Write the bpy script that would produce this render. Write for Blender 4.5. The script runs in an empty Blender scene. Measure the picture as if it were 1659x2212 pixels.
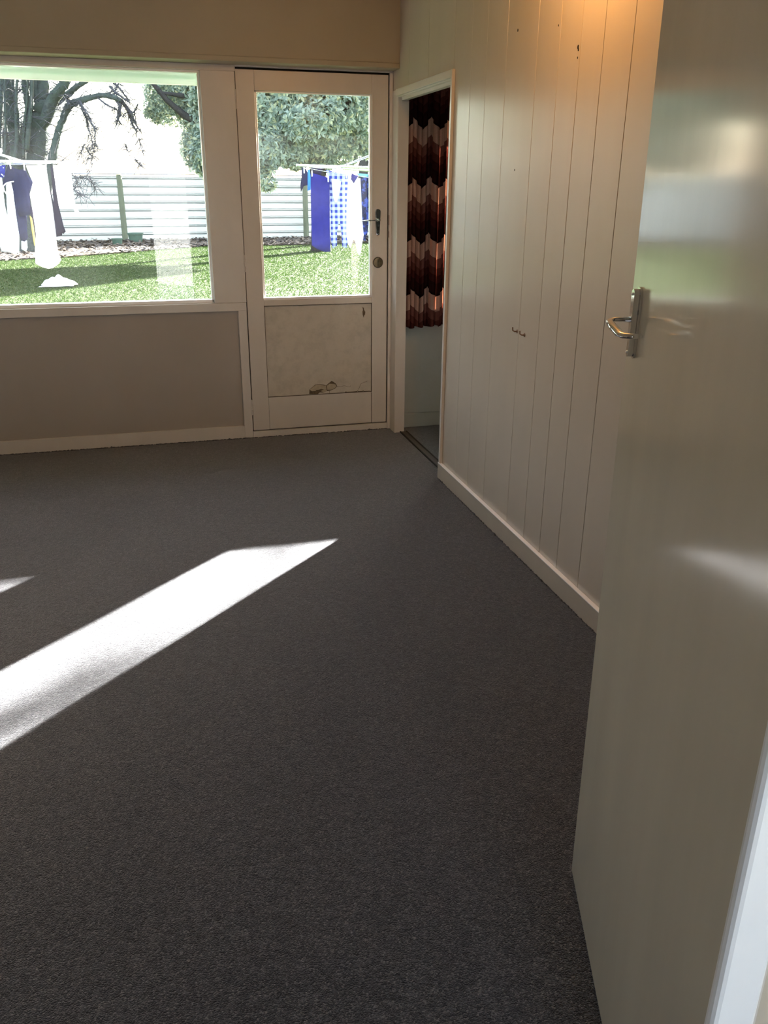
import bpy, bmesh, math, random
from mathutils import Vector, Matrix
random.seed(7)
S = bpy.context.scene
COL = S.collection
R = math.radians

# ------------------------------------------------------------------ camera
FW, FH, FPX = 1659.0, 2212.0, 1789.84
CAM = Vector((-1.4119, -4.9574, 1.4524))
YAW, PIT, ROL = R(15.5301), R(21.5298), R(0.38186)
_f = Vector((math.sin(YAW)*math.cos(PIT), math.cos(YAW)*math.cos(PIT), -math.sin(PIT)))
_r = Vector((math.cos(YAW), -math.sin(YAW), 0))
_u = _r.cross(_f)
C_R = _r*math.cos(ROL) + _u*math.sin(ROL)
C_U = -_r*math.sin(ROL) + _u*math.cos(ROL)
cd = bpy.data.cameras.new('camera'); cam = bpy.data.objects.new('camera', cd); COL.objects.link(cam)
cd.sensor_fit = 'VERTICAL'; cd.sensor_height = 36.0; cd.lens = FPX/FH*36.0
cd.clip_start = 0.02; cd.clip_end = 500
m = Matrix((C_R, C_U, -_f)).transposed().to_4x4(); m.translation = CAM
cam.matrix_world = m
S.camera = cam

# ------------------------------------------------------------------ world, sun, exposure
SUN_EL = R(18.3)
w = bpy.data.worlds.new('sky'); S.world = w; w.use_nodes = True
nt = w.node_tree; bg = nt.nodes['Background']
sky = nt.nodes.new('ShaderNodeTexSky'); sky.sky_type = 'NISHITA'; sky.sun_disc = False
sky.sun_elevation = SUN_EL; sky.sun_rotation = R(45.7); sky.air_density = 1.0; sky.dust_density = 3.0
mixw = nt.nodes.new('ShaderNodeMix'); mixw.data_type = 'RGBA'
mixw.inputs[0].default_value = 0.8
mixw.inputs[7].default_value = (0.34, 0.36, 0.385, 1)
nt.links.new(sky.outputs[0], mixw.inputs[6]); nt.links.new(mixw.outputs[2], bg.inputs[0])
bg.inputs[1].default_value = 6.2
sd = bpy.data.lights.new('sun', 'SUN'); sd.energy = 165.0; sd.angle = R(0.6); sd.color = (1.0, 0.96, 0.91)
sun = bpy.data.objects.new('sun', sd); COL.objects.link(sun)
_sd = Vector((0.716*math.cos(SUN_EL), 0.698*math.cos(SUN_EL), math.sin(SUN_EL)))
sun.rotation_euler = _sd.to_track_quat('Z', 'Y').to_euler()
sun.location = (6, 6, 6)
S.view_settings.view_transform = 'Standard'; S.view_settings.look = 'None'
S.view_settings.gamma = 1.0; S.view_settings.use_curve_mapping = False
S.view_settings.exposure = 0.0
cy = S.cycles
cy.max_bounces = 14; cy.diffuse_bounces = 8; cy.glossy_bounces = 5; cy.transmission_bounces = 8
cy.transparent_max_bounces = 16; cy.caustics_reflective = False; cy.caustics_refractive = False
cy.sample_clamp_indirect = 12.0
def portal(x0, x1, z0, z1, y, facing):
    l = bpy.data.lights.new('daylight_portal', 'AREA'); l.shape = 'RECTANGLE'; l.size = x1-x0; l.size_y = z1-z0
    l.cycles.is_portal = True
    o = bpy.data.objects.new('daylight_portal', l); COL.objects.link(o)
    o.location = ((x0+x1)/2, y, (z0+z1)/2); o.rotation_euler = (R(-90) if facing < 0 else R(90), 0, 0)
portal(-3.4, -1.06, .84, 2.0, .12, -1)
portal(-.77, -.12, .83, 1.92, .12, -1)
portal(.35, 1.16, .80, 2.0, .12, -1)
portal(-1.32, -.86, .1, 2.05, -5.65, 1)
portal(.24, 2.36, .34, 2.21, -5.65, 1)

# ------------------------------------------------------------------ material helpers
def srgb(r, g, b):
    f = lambda v: (v/255/12.92) if v/255 <= .04045 else ((v/255+.055)/1.055)**2.4
    return (f(r), f(g), f(b), 1)
def newmat(name):
    mt = bpy.data.materials.new(name); mt.use_nodes = True
    return mt, mt.node_tree, mt.node_tree.nodes['Principled BSDF']
def N(t, kind, **kw):
    n = t.nodes.new(kind)
    for k, v in kw.items(): setattr(n, k, v)
    return n
def ramp(t, src, stops, interp='LINEAR'):
    r = N(t, 'ShaderNodeValToRGB'); r.color_ramp.interpolation = interp
    e = r.color_ramp.elements
    while len(e) < len(stops): e.new(0.5)
    for i, (p, c) in enumerate(stops):
        e[i].position = p; e[i].color = c if len(c) == 4 else (*c, 1)
    t.links.new(src, r.inputs[0]); return r.outputs[0]
def coords(t, scale=(1, 1, 1), kind='Object'):
    tc = N(t, 'ShaderNodeTexCoord'); mp = N(t, 'ShaderNodeMapping'); mp.inputs['Scale'].default_value = scale
    t.links.new(tc.outputs[kind], mp.inputs[0]); return mp.outputs[0]
def noise(t, vec, scale, detail=4, rough=.55):
    n = N(t, 'ShaderNodeTexNoise'); n.inputs['Scale'].default_value = scale
    n.inputs['Detail'].default_value = detail; n.inputs['Roughness'].default_value = rough
    if vec is not None: t.links.new(vec, n.inputs['Vector'])
    return n.outputs['Fac']
def bump(t, bs, h, strength=.2, dist=.002):
    b = N(t, 'ShaderNodeBump'); b.inputs['Strength'].default_value = strength; b.inputs['Distance'].default_value = dist
    t.links.new(h, b.inputs['Height']); t.links.new(b.outputs[0], bs.inputs['Normal'])
def paint(name, col, rough=.45, var=.06, stretch=(1, 1, 1), nscale=6, bstr=.08, bscale=90, bstretch=None, coat=0.0, spec=.5):
    mt, t, bs = newmat(name)
    v = coords(t, stretch)
    a = tuple(c*(1-var) for c in col[:3]); b = tuple(min(1, c*(1+var)) for c in col[:3])
    t.links.new(ramp(t, noise(t, v, nscale), [(.3, a), (.7, b)]), bs.inputs['Base Color'])
    bs.inputs['Roughness'].default_value = rough; bs.inputs['Specular IOR Level'].default_value = spec
    if coat:
        bs.inputs['Coat Weight'].default_value = coat; bs.inputs['Coat Roughness'].default_value = .11
    v2 = coords(t, bstretch or stretch)
    bump(t, bs, noise(t, v2, bscale, 3), bstr, .001)
    return mt
M = {}
M['wall_beige'] = paint('wall_beige', srgb(188, 177, 162), .38, .035, (1, 1, .3), 4, .10, 60)
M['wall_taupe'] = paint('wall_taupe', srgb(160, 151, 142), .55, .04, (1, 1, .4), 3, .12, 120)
M['plank'] = paint('plank_paint', srgb(184, 174, 161), .26, .03, (1, 1, .15), 5, .12, 40, (1, 1, .12))
M['pelmet'] = paint('pelmet_shaded', srgb(152, 140, 122), .5, .04, (1, 1, 1), 3, .10, 80)  # wall beige taken darker, the pelmet's shade is in the colour
M['white_gloss'] = paint('white_gloss', srgb(205, 198, 191), .28, .04, (1, 1, .4), 7, .10, 50)
M['door_white'] = paint('door_white', srgb(201, 193, 184), .34, .05, (1, 1, .5), 5, .12, 60)
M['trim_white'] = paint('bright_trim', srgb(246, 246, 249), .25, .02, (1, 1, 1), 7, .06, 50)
M['ceiling'] = paint('ceiling_paint', srgb(225, 220, 210), .8, .02, (1, 1, 1), 3, .08, 70)
M['next_wall'] = paint('side_room_wall', srgb(166, 169, 163), .6, .07, (1, 1, 1), 4, .1, 70)
M['flush_door'] = paint('flush_door_gloss', srgb(214, 205, 187), .14, .05, (1, 1, .18), 6, .32, 7, (1.6, 1.6, .35), coat=.6)
M['dark_gap'] = paint('dark_gap', (.012, .010, .008, 1), .9, .1)
M['joint_brown'] = paint('joint_brown', srgb(82, 72, 58), .9, .3, (1, 1, 1), 30)
M['track'] = paint('brown_track', srgb(66, 58, 50), .6, .15, (1, 1, 1), 30)
M['exposed_wood'] = paint('exposed_board', srgb(92, 78, 58), .9, .35, (1, 1, 1), 60, .6, 120)
M['flake'] = paint('loose_flake', srgb(168, 154, 130), .7, .15, (1, 1, 1), 60, .4, 90)
M['render'] = paint('weatherboard', srgb(215, 216, 212), .6, .04)
M['soffit'] = paint('soffit_paint', srgb(222, 238, 234), .5, .03)
M['ground_reflector'] = paint('pale_ground_reflector', srgb(205, 204, 198), .8, .05)
M['rust'] = paint('grimy_metal', srgb(110, 84, 62), .6, .3, (1, 1, 1), 40)

def metal(name, col, rough, var=.1):
    mt, t, bs = newmat(name); bs.inputs['Metallic'].default_value = 1
    v = coords(t)
    t.links.new(ramp(t, noise(t, v, 40), [(.3, tuple(c*(1-var) for c in col[:3])), (.7, col[:3])]), bs.inputs['Base Color'])
    t.links.new(ramp(t, noise(t, v, 25), [(.3, (rough*.6,)*3), (.8, (rough*1.5,)*3)]), bs.inputs['Roughness'])
    return mt
M['chrome'] = metal('chrome', (.62, .63, .65, 1), .07)
M['bronze'] = metal('old_bronze', (.12, .095, .06, 1), .35, .35)
M['steel'] = metal('galvanised_tube', (.75, .77, .78, 1), .35)

def m_glass():
    mt = bpy.data.materials.new('window_glass'); mt.use_nodes = True; t = mt.node_tree; t.nodes.clear()
    o = N(t, 'ShaderNodeOutputMaterial'); mx = N(t, 'ShaderNodeMixShader'); fr = N(t, 'ShaderNodeFresnel'); fr.inputs[0].default_value = 1.5
    tr = N(t, 'ShaderNodeBsdfTransparent'); tr.inputs[0].default_value = (.985, .995, .99, 1)
    gl = N(t, 'ShaderNodeBsdfGlossy'); gl.inputs['Roughness'].default_value = .0
    ge = N(t, 'ShaderNodeNewGeometry'); mi = N(t, 'ShaderNodeMapRange'); mi.inputs['To Min'].default_value = 1.5; mi.inputs['To Max'].default_value = 1/1.5
    t.links.new(ge.outputs['Backfacing'], mi.inputs['Value']); t.links.new(mi.outputs[0], fr.inputs[0])   # thin pane: same reflectance from both faces
    t.links.new(fr.outputs[0], mx.inputs[0]); t.links.new(tr.outputs[0], mx.inputs[1]); t.links.new(gl.outputs[0], mx.inputs[2])
    du = N(t, 'ShaderNodeBsdfTranslucent'); du.inputs[0].default_value = (.9, .95, 1, 1); m2 = N(t, 'ShaderNodeMixShader')   # thin film of dust
    t.links.new(ramp(t, noise(t, coords(t), 3, 4), [(.3, (.0012,)*3), (.7, (.0026,)*3)]), m2.inputs[0])
    t.links.new(mx.outputs[0], m2.inputs[1]); t.links.new(du.outputs[0], m2.inputs[2])
    t.links.new(m2.outputs[0], o.inputs[0]); return mt
M['glass'] = m_glass()

def m_carpet():
    mt, t, bs = newmat('charcoal_carpet')
    v = coords(t)
    vs = coords(t, (1.0, 1.25, 1)); lp = N(t, 'ShaderNodeTexVoronoi'); lp.inputs['Scale'].default_value = 300; t.links.new(vs, lp.inputs['Vector'])
    mid = noise(t, v, 60, 5, .75); big = noise(t, v, 1.6, 3)
    sc_ = N(t, 'ShaderNodeSeparateColor'); t.links.new(lp.outputs['Color'], sc_.inputs[0])
    mx = N(t, 'ShaderNodeMix', data_type='RGBA'); mx.inputs[0].default_value = .5
    t.links.new(ramp(t, sc_.outputs[0], [(0, (.0038, .0042, .0053)), (.5, (.0245, .026, .0305)), (.8, (.064, .067, .075)), (1, (.26, .25, .255))]), mx.inputs[6])
    t.links.new(ramp(t, mid, [(.36, (.0075, .008, .010)), (.5, (.030, .0315, .0365)), (.64, (.09, .093, .104))]), mx.inputs[7])
    m2 = N(t, 'ShaderNodeMix', data_type='RGBA', blend_type='MULTIPLY'); m2.inputs[0].default_value = 1
    t.links.new(mx.outputs[2], m2.inputs[6])
    t.links.new(ramp(t, big, [(.3, (.86, .86, .86)), (.7, (1.08, 1.06, 1.04))]), m2.inputs[7])
    # sparse pale lint flecks
    vo = N(t, 'ShaderNodeTexVoronoi'); vo.inputs['Scale'].default_value = 14
    t.links.new(v, vo.inputs['Vector'])
    sp = ramp(t, vo.outputs['Distance'], [(.0, (1, 1, 1)), (.035, (1, 1, 1)), (.05, (0, 0, 0))])
    m3 = N(t, 'ShaderNodeMix', data_type='RGBA'); t.links.new(sp, m3.inputs[0])
    t.links.new(m2.outputs[2], m3.inputs[6]); m3.inputs[7].default_value = (.16, .15, .14, 1)
    t.links.new(m3.outputs[2], bs.inputs['Base Color'])
    bs.inputs['Roughness'].default_value = .95; bs.inputs['Specular IOR Level'].default_value = .15
    bs.inputs['Sheen Weight'].default_value = .40; bs.inputs['Sheen Roughness'].default_value = .5
    bs.inputs['Sheen Tint'].default_value = (.92, .93, 1, 1)
    ad = N(t, 'ShaderNodeMath', operation='SUBTRACT'); t.links.new(mid, ad.inputs[0]); t.links.new(lp.outputs['Distance'], ad.inputs[1])
    bump(t, bs, ad.outputs[0], .7, .004)
    return mt
M['carpet'] = m_carpet()

def m_panel():
    mt, t, bs = newmat('door_panel_paint')
    v = coords(t, (1, 1, 1))
    a = noise(t, v, 4.5, 5, .6); b = noise(t, v, 18, 5, .7)
    mx = N(t, 'ShaderNodeMath', operation='MULTIPLY'); t.links.new(a, mx.inputs[0]); t.links.new(b, mx.inputs[1])
    t.links.new(ramp(t, mx.outputs[0], [(.12, srgb(176, 168, 154)), (.26, srgb(190, 181, 167)), (.4, srgb(195, 186, 173))]), bs.inputs['Base Color'])
    bs.inputs['Roughness'].default_value = .45
    bump(t, bs, b, .15, .002); return mt
M['door_panel'] = m_panel()

def m_curtain():
    mt = bpy.data.materials.new('scallop_curtain'); mt.use_nodes = True; t = mt.node_tree; t.nodes.clear()
    out = N(t, 'ShaderNodeOutputMaterial')
    uv = N(t, 'ShaderNodeUVMap'); sp = N(t, 'ShaderNodeSeparateXYZ'); t.links.new(uv.outputs[0], sp.inputs[0])
    def mth(op, a, b=None):
        n = N(t, 'ShaderNodeMath', operation=op)
        for i, q in enumerate((a, b)):
            if q is None: continue
            if isinstance(q, (int, float)): n.inputs[i].default_value = q
            else: t.links.new(q, n.inputs[i])
        return n.outputs[0]
    # chevron/scallop wave along the cloth
    ph = mth('FRACT', mth('MULTIPLY', sp.outputs[0], 1/.30))
    tri = mth('ABSOLUTE', mth('SUBTRACT', ph, .5))
    wave = mth('MULTIPLY', mth('POWER', mth('MULTIPLY', tri, 2.0), .8), .075)
    zz = mth('FRACT', mth('MULTIPLY', mth('ADD', mth('ADD', sp.outputs[1], .025), wave), 1/.308))
    nz = noise(t, coords(t, (1, 1, 1)), 400, 2)
    col = ramp(t, zz, [(0, srgb(42, 16, 14)), (.12, srgb(64, 22, 20)), (.32, srgb(96, 40, 36)), (.52, srgb(134, 72, 66)), (.74, srgb(190, 138, 120)), (.985, srgb(42, 16, 14))], 'CONSTANT')
    # bands read from the top down: dark, pale, mauve, red, dark
    col = ramp(t, zz, [(0, srgb(40, 21, 20)), (.20, srgb(56, 28, 27)), (.34, srgb(80, 45, 43)), (.48, srgb(108, 70, 66)), (.66, srgb(174, 143, 132)), (.955, srgb(26, 15, 14))], 'CONSTANT')
    mm = N(t, 'ShaderNodeMix', data_type='RGBA', blend_type='MULTIPLY'); mm.inputs[0].default_value = 1
    t.links.new(col, mm.inputs[6]); t.links.new(ramp(t, nz, [(.3, (.8, .8, .8)), (.7, (1.1, 1.1, 1.1))]), mm.inputs[7])
    df = N(t, 'ShaderNodeBsdfDiffuse'); tl = N(t, 'ShaderNodeBsdfTranslucent'); mx = N(t, 'ShaderNodeMixShader'); mx.inputs[0].default_value = .17
    t.links.new(mm.outputs[2], df.inputs[0]); 
    tc = N(t, 'ShaderNodeMix', data_type='RGBA', blend_type='MULTIPLY'); tc.inputs[0].default_value = 1
    t.links.new(mm.outputs[2], tc.inputs[6]); tc.inputs[7].default_value = (1, .55, .35, 1)
    t.links.new(tc.outputs[2], tl.inputs[0])
    t.links.new(df.outputs[0], mx.inputs[1]); t.links.new(tl.outputs[0], mx.inputs[2]); t.links.new(mx.outputs[0], out.inputs[0])
    return mt
M['curtain'] = m_curtain()

def m_cloth(name, col, var=.1, trans=.15, pattern=None, col2=None, scale=20, sheen=.2):
    mt = bpy.data.materials.new(name); mt.use_nodes = True; t = mt.node_tree; t.nodes.clear()
    out = N(t, 'ShaderNodeOutputMaterial'); v = coords(t)
    a = tuple(c*(1-var) for c in col[:3]); b = tuple(min(1, c*(1+var)) for c in col[:3])
    c = ramp(t, noise(t, v, 14), [(.3, a), (.7, b)])
    if pattern == 'check':
        sx = N(t, 'ShaderNodeSeparateXYZ'); t.links.new(v, sx.inputs[0])
        def band(o, ph):
            q = N(t, 'ShaderNodeMath', operation='MULTIPLY'); t.links.new(o, q.inputs[0]); q.inputs[1].default_value = scale
            q2 = N(t, 'ShaderNodeMath', operation='FRACT'); t.links.new(q.outputs[0], q2.inputs[0])
            q3 = N(t, 'ShaderNodeMath', operation='GREATER_THAN'); t.links.new(q2.outputs[0], q3.inputs[0]); q3.inputs[1].default_value = .5
            return q3.outputs[0]
        ad = N(t, 'ShaderNodeMath', operation='ADD'); t.links.new(band(sx.outputs[0], 0), ad.inputs[0]); t.links.new(band(sx.outputs[2], 0), ad.inputs[1])
        hv = N(t, 'ShaderNodeMath', operation='MULTIPLY'); t.links.new(ad.outputs[0], hv.inputs[0]); hv.inputs[1].default_value = .5
        midc = tuple((x+y)/2*.9+.05 for x, y in zip(col[:3], col2[:3]))
        c = ramp(t, hv.outputs[0], [(0, col2[:3]), (.3, midc), (.8, col[:3])], 'CONSTANT')
    elif pattern == 'spots':
        vo = N(t, 'ShaderNodeTexVoronoi'); vo.inputs['Scale'].default_value = scale; t.links.new(v, vo.inputs['Vector'])
        c = ramp(t, vo.outputs['Distance'], [(0, col2[:3]), (.26, col2[:3]), (.32, col[:3])])
    elif pattern == 'blotch':
        c = ramp(t, noise(t, v, scale, 3), [(.42, col[:3]), (.5, col2[:3])])
    df = N(t, 'ShaderNodeBsdfDiffuse'); tl = N(t, 'ShaderNodeBsdfTranslucent'); mx = N(t, 'ShaderNodeMixShader'); mx.inputs[0].default_value = trans
    for s_ in (df, tl): t.links.new(c, s_.inputs[0])
    t.links.new(df.outputs[0], mx.inputs[1]); t.links.new(tl.outputs[0], mx.inputs[2]); t.links.new(mx.outputs[0], out.inputs[0])
    return mt

def m_leaf(name, cols, trans=.25, rough=.4, spec=.5):
    mt = bpy.data.materials.new(name); mt.use_nodes = True; t = mt.node_tree; t.nodes.clear()
    out = N(t, 'ShaderNodeOutputMaterial'); g = N(t, 'ShaderNodeNewGeometry')
    c = ramp(t, g.outputs['Random Per Island'], [(i/(len(cols)-1), q) for i, q in enumerate(cols)])
    bs = N(t, 'ShaderNodeBsdfPrincipled'); bs.inputs['Roughness'].default_value = rough; bs.inputs['Specular IOR Level'].default_value = spec
    tl = N(t, 'ShaderNodeBsdfTranslucent'); mx = N(t, 'ShaderNodeMixShader'); mx.inputs[0].default_value = trans
    t.links.new(c, bs.inputs['Base Color']); t.links.new(c, tl.inputs[0])
    t.links.new(bs.outputs[0], mx.inputs[1]); t.links.new(tl.outputs[0], mx.inputs[2]); t.links.new(mx.outputs[0], out.inputs[0])
    return mt
M['leaf'] = m_leaf('evergreen_leaf', [(.12, .17, .13), (.26, .34, .27), (.42, .50, .42), (.55, .55, .32)], .55, .2)
M['grassblade'] = m_leaf('grass_blade', [(.018, .040, .008), (.027, .052, .011), (.034, .060, .013), (.040, .058, .016)], .25, .8, .05)

def m_ground(name, c1, c2, c3, s1, s2, bstr=.8):
    mt, t, bs = newmat(name); v = coords(t)
    mx = N(t, 'ShaderNodeMix', data_type='RGBA'); t.links.new(ramp(t, noise(t, v, s1, 4), [(.4, (0, 0, 0)), (.6, (1, 1, 1))]), mx.inputs[0])
    t.links.new(ramp(t, noise(t, v, s2, 5, .7), [(.3, c1), (.7, c2)]), mx.inputs[6]); mx.inputs[7].default_value = (*c3, 1)
    t.links.new(mx.outputs[2], bs.inputs['Base Color']); bs.inputs['Roughness'].default_value = .95
    bs.inputs['Specular IOR Level'].default_value = .1
    bump(t, bs, noise(t, v, s2, 4), bstr, .03); return mt
M['lawn'] = m_ground('lawn', (.014, .030, .006), (.032, .055, .011), (.03, .046, .012), .9, 14)
M['mulch'] = m_ground('bark_mulch', (.02, .016, .015), (.07, .055, .05), (.10, .07, .045), 1.3, 22)
M['chip'] = m_leaf('bark_chip', [(.012, .010, .010), (.04, .03, .027), (.09, .07, .055), (.16, .12, .08)], .0, .9)
M['bark'] = m_ground('tree_bark', (.026, .030, .032), (.075, .088, .082), (.05, .065, .055), 3, 16, 1.0)
M['bark_dark'] = m_ground('dark_bark', (.016, .016, .018), (.045, .043, .042), (.03, .03, .03), 3, 18, 1.0)
M['twig'] = m_ground('twig_bark', (.035, .037, .043), (.085, .088, .098), (.06, .06, .07), 3, 18, .3)
M['fence'] = paint('galvanised_sheet', srgb(134, 140, 143), .5, .06, (.3, 1, 1), 3, .05, 30)
M['post'] = paint('mossy_post', srgb(98, 104, 86), .9, .2, (1, 1, .2), 8, .4, 40)
M['planter'] = paint('green_plastic', srgb(64, 92, 80), .5, .1)
M['dirt'] = paint('dry_soil', srgb(70, 56, 44), .95, .2)

# ------------------------------------------------------------------ geometry helpers
WPOS = {}
def tag(o, label=None, cat=None, group=None, kind=None):
    if label: o['label'] = label
    if cat: o['category'] = cat
    if group: o['group'] = group
    if kind: o['kind'] = kind
    return o
def link_mesh(name, bm, mat, parent=None, smooth=False, base=True, local=False):
    bm.normal_update()
    if len(bm.verts) and not local:
        xs = [v.co.x for v in bm.verts]; ys = [v.co.y for v in bm.verts]; zs = [v.co.z for v in bm.verts]
        c = Vector(((min(xs)+max(xs))/2, (min(ys)+max(ys))/2, min(zs)))
        bmesh.ops.translate(bm, verts=bm.verts, vec=-c)
    else: c = Vector((0, 0, 0))
    me = bpy.data.meshes.new(name); bm.to_mesh(me); bm.free()
    if smooth:
        for p in me.polygons: p.use_smooth = True
    o = bpy.data.objects.new(name, me); COL.objects.link(o)
    me.materials.append(M[mat] if isinstance(mat, str) else mat)
    if parent is not None:
        o.parent = parent
        o.location = c if local else c - WPOS[parent.name]
        WPOS[o.name] = (WPOS[parent.name] + c) if local else c
    else:
        o.location = c; WPOS[o.name] = c
    return o
def empty(name, loc, rz=0):
    o = bpy.data.objects.new(name, None); COL.objects.link(o); o.location = loc; o.rotation_euler = (0, 0, rz)
    o.empty_display_size = .1; WPOS[o.name] = Vector(loc); return o
def bbox(bm, x0, x1, y0, y1, z0, z1, bev=0):
    t = bmesh.new(); r = bmesh.ops.create_cube(t, size=1)
    for v in t.verts:
        v.co = Vector(((x0+x1)/2+v.co.x*(x1-x0), (y0+y1)/2+v.co.y*(y1-y0), (z0+z1)/2+v.co.z*(z1-z0)))
    if bev: bmesh.ops.bevel(t, geom=list(t.edges), offset=bev, segments=2, affect='EDGES', profile=.5)
    me = bpy.data.meshes.new('tmp'); t.to_mesh(me); t.free(); bm.from_mesh(me); bpy.data.meshes.remove(me)
    return bm
def box(name, x0, x1, y0, y1, z0, z1, mat, parent=None, bev=0, local=False):
    return link_mesh(name, bbox(bmesh.new(), x0, x1, y0, y1, z0, z1, bev), mat, parent, local=local)
def boxes(name, lst, mat, parent=None, bev=0, local=False):
    bm = bmesh.new()
    for b in lst: bbox(bm, *b, bev)
    return link_mesh(name, bm, mat, parent, local=local)
def tube(bm, pts, rads, seg=8, cap=True, flat=1.0, upv=None):
    pts = [Vector(p) for p in pts]; rings = []
    n = len(pts); prev = None
    for i, p in enumerate(pts):
        d = (pts[min(i+1, n-1)] - pts[max(i-1, 0)]).normalized()
        if prev is None:
            a = Vector(upv) if upv else (Vector((0, 0, 1)) if abs(d.z) < .9 else Vector((1, 0, 0)))
        else: a = prev
        s = d.cross(a); s.normalize(); a = s.cross(d).normalized(); prev = a
        r = rads[i] if isinstance(rads, (list, tuple)) else rads
        rings.append([bm.verts.new(p + s*(r*math.cos(2*math.pi*k/seg)) + a*(r*flat*math.sin(2*math.pi*k/seg))) for k in range(seg)])
    for i in range(n-1):
        for k in range(seg):
            bm.faces.new((rings[i][k], rings[i][(k+1) % seg], rings[i+1][(k+1) % seg], rings[i+1][k]))
    if cap:
        bm.faces.new(list(reversed(rings[0]))); bm.faces.new(rings[-1])
    return bm
def lathe(bm, prof, c, ax='z', seg=24):
    rings = []
    for r, h in prof:
        ring = []
        for k in range(seg):
            a = 2*math.pi*k/seg
            if ax == 'z': p = Vector((c[0]+r*math.cos(a), c[1]+r*math.sin(a), c[2]+h))
            else: p = Vector((c[0]+r*math.cos(a), c[1]-h, c[2]+r*math.sin(a)))
            ring.append(bm.verts.new(p))
        rings.append(ring)
    for i in range(len(rings)-1):
        for k in range(seg):
            bm.faces.new((rings[i][k], rings[i][(k+1) % seg], rings[i+1][(k+1) % seg], rings[i+1][k]))
    bm.faces.new(list(reversed(rings[0]))); bm.faces.new(rings[-1]); return bm
def prism(bm, outline, y0, y1):
    a = [bm.verts.new((x, y0, z)) for x, z in outline]; b = [bm.verts.new((x, y1, z)) for x, z in outline]
    n = len(a); bm.faces.new(a); bm.faces.new(list(reversed(b)))
    for i in range(n): bm.faces.new((a[i], b[i], b[(i+1) % n], a[(i+1) % n]))
    bmesh.ops.recalc_face_normals(bm, faces=bm.faces); return bm
def at(px, py, Y):
    d = _f + C_R*((px-FW/2)/FPX) - C_U*((py-FH/2)/FPX)
    return CAM + d*((Y-CAM.y)/d.y)

# ------------------------------------------------------------------ setting: room shell
H = 2.45; XL = -7.6; YF = -4.36
o = box('floor', XL-.1, 3.3, -5.7, .05, -.06, 0, 'carpet'); tag(o, 'charcoal grey looped pile carpet across the whole floor', kind='structure')
o = box('ceiling', XL-.1, 3.3, -5.7, .1, H, H+.08, 'ceiling'); tag(o, kind='structure')
# back (garden) wall
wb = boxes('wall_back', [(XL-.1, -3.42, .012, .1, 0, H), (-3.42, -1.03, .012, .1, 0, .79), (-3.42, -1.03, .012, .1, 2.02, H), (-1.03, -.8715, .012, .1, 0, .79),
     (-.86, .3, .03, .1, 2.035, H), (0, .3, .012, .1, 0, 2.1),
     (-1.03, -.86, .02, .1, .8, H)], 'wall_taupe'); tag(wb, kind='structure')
# right wall with vertical planks
wr = boxes('wall_right', [(.012, .063, YF-.1, -1.0, 0, H), (.012, .063, -1.0, .012, 1.94, H), (.0, .063, -.11, .012, 0, 1.94)], 'dark_gap')
wr.data.materials.clear(); wr.data.materials.append(M['wall_beige']); tag(wr, kind='structure')
gy = [-1.0, -1.216, -1.39, -1.597, -1.872, -2.05, -2.201, -2.352, -2.525, -2.70, -2.87, -3.08, -3.27, -3.45, -3.65, -3.84, -4.05, -4.20, -4.36]
def plank(y1, y0, z0, z1):
    g = .0009 if y1 > -2.0 else .0013
    box('plank', 0, .0125, y0+g, y1-g, z0, z1, 'plank', wr, bev=.0012)
for a, b in zip(gy[:-1], gy[1:]): plank(a, b, 0, H)
for a, b in zip([0.0, -.30, -.628], [-.30, -.628, -.9985]): plank(a, b, 1.935, H)
boxes('opening_lining', [(.0, .063, -1.0, -.985, 0, 1.94), (-.001, .064, -1.0, -.11, 1.90, 1.94), (.02, .05, -.99, -.112, 1.885, 1.90)], 'white_gloss', wr)
# holes, nail and hooks left in the planks
for (py_, pz, r) in [(-1.693, 1.991, .0045), (-2.187, 1.872, .0055), (-2.191, 1.864, .004), (-2.189, 1.841, .003), (-2.032, 1.956, .003), (-1.739, 1.51, .003)]:
    bm = bmesh.new(); bmesh.ops.create_uvsphere(bm, u_segments=8, v_segments=6, radius=r)
    for v in bm.verts: v.co = Vector((v.co.x*.35-.0008, py_+v.co.y*random.uniform(.8, 1.1), pz+v.co.z*1.2))
    link_mesh('nail_hole', bm, 'dark_gap', wr)
for (py_, pz) in [(-1.857, .909), (-1.928, .906)]:
    bm = bmesh.new(); tube(bm, [(0, py_, pz), (-.012, py_, pz), (-.018, py_+.004, pz+.004), (-.018, py_+.006, pz+.016)], .0028, 6)
    lathe_c = bmesh.ops.create_uvsphere(bm, u_segments=8, v_segments=6, radius=.008)
    for v in lathe_c['verts']: v.co = Vector((v.co.x*.3-.0005, py_+v.co.y, pz+v.co.z))
    link_mesh('picture_hook', bm, 'rust', wr)
# other walls
wl = box('wall_left', XL-.1, XL, -5.7, .05, 0, H, 'wall_beige'); tag(wl, kind='structure')
wf = boxes('wall_front', [(XL, -1.66, YF-.05, YF-.01, 0, H), (-1.66, -.80, YF-.05, YF-.01, 2.03, H), (-.80, .012, YF-.05, YF-.01, 0, H)], 'wall_beige'); tag(wf, kind='structure')
# hall behind the doorway, with its own glazed light
wh = boxes('wall_hall', [(XL, -1.34, -5.7, -5.6, 0, H), (-1.34, -.84, -5.7, -5.6, 0, .08), (-1.34, -.84, -5.7, -5.6, 2.08, H), (-.84, .2, -5.7, -5.6, 0, H), (.2, 2.4, -5.7, -5.6, 0, .3), (.2, 2.4, -5.7, -5.6, 2.25, H), (2.4, 2.7, -5.7, -5.6, 0, H), (2.6, 2.7, -5.6, YF, 0, H), (.012, 2.7, YF-.05, YF-.01, 0, H)], 'wall_beige'); tag(wh, kind='structure')
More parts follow.
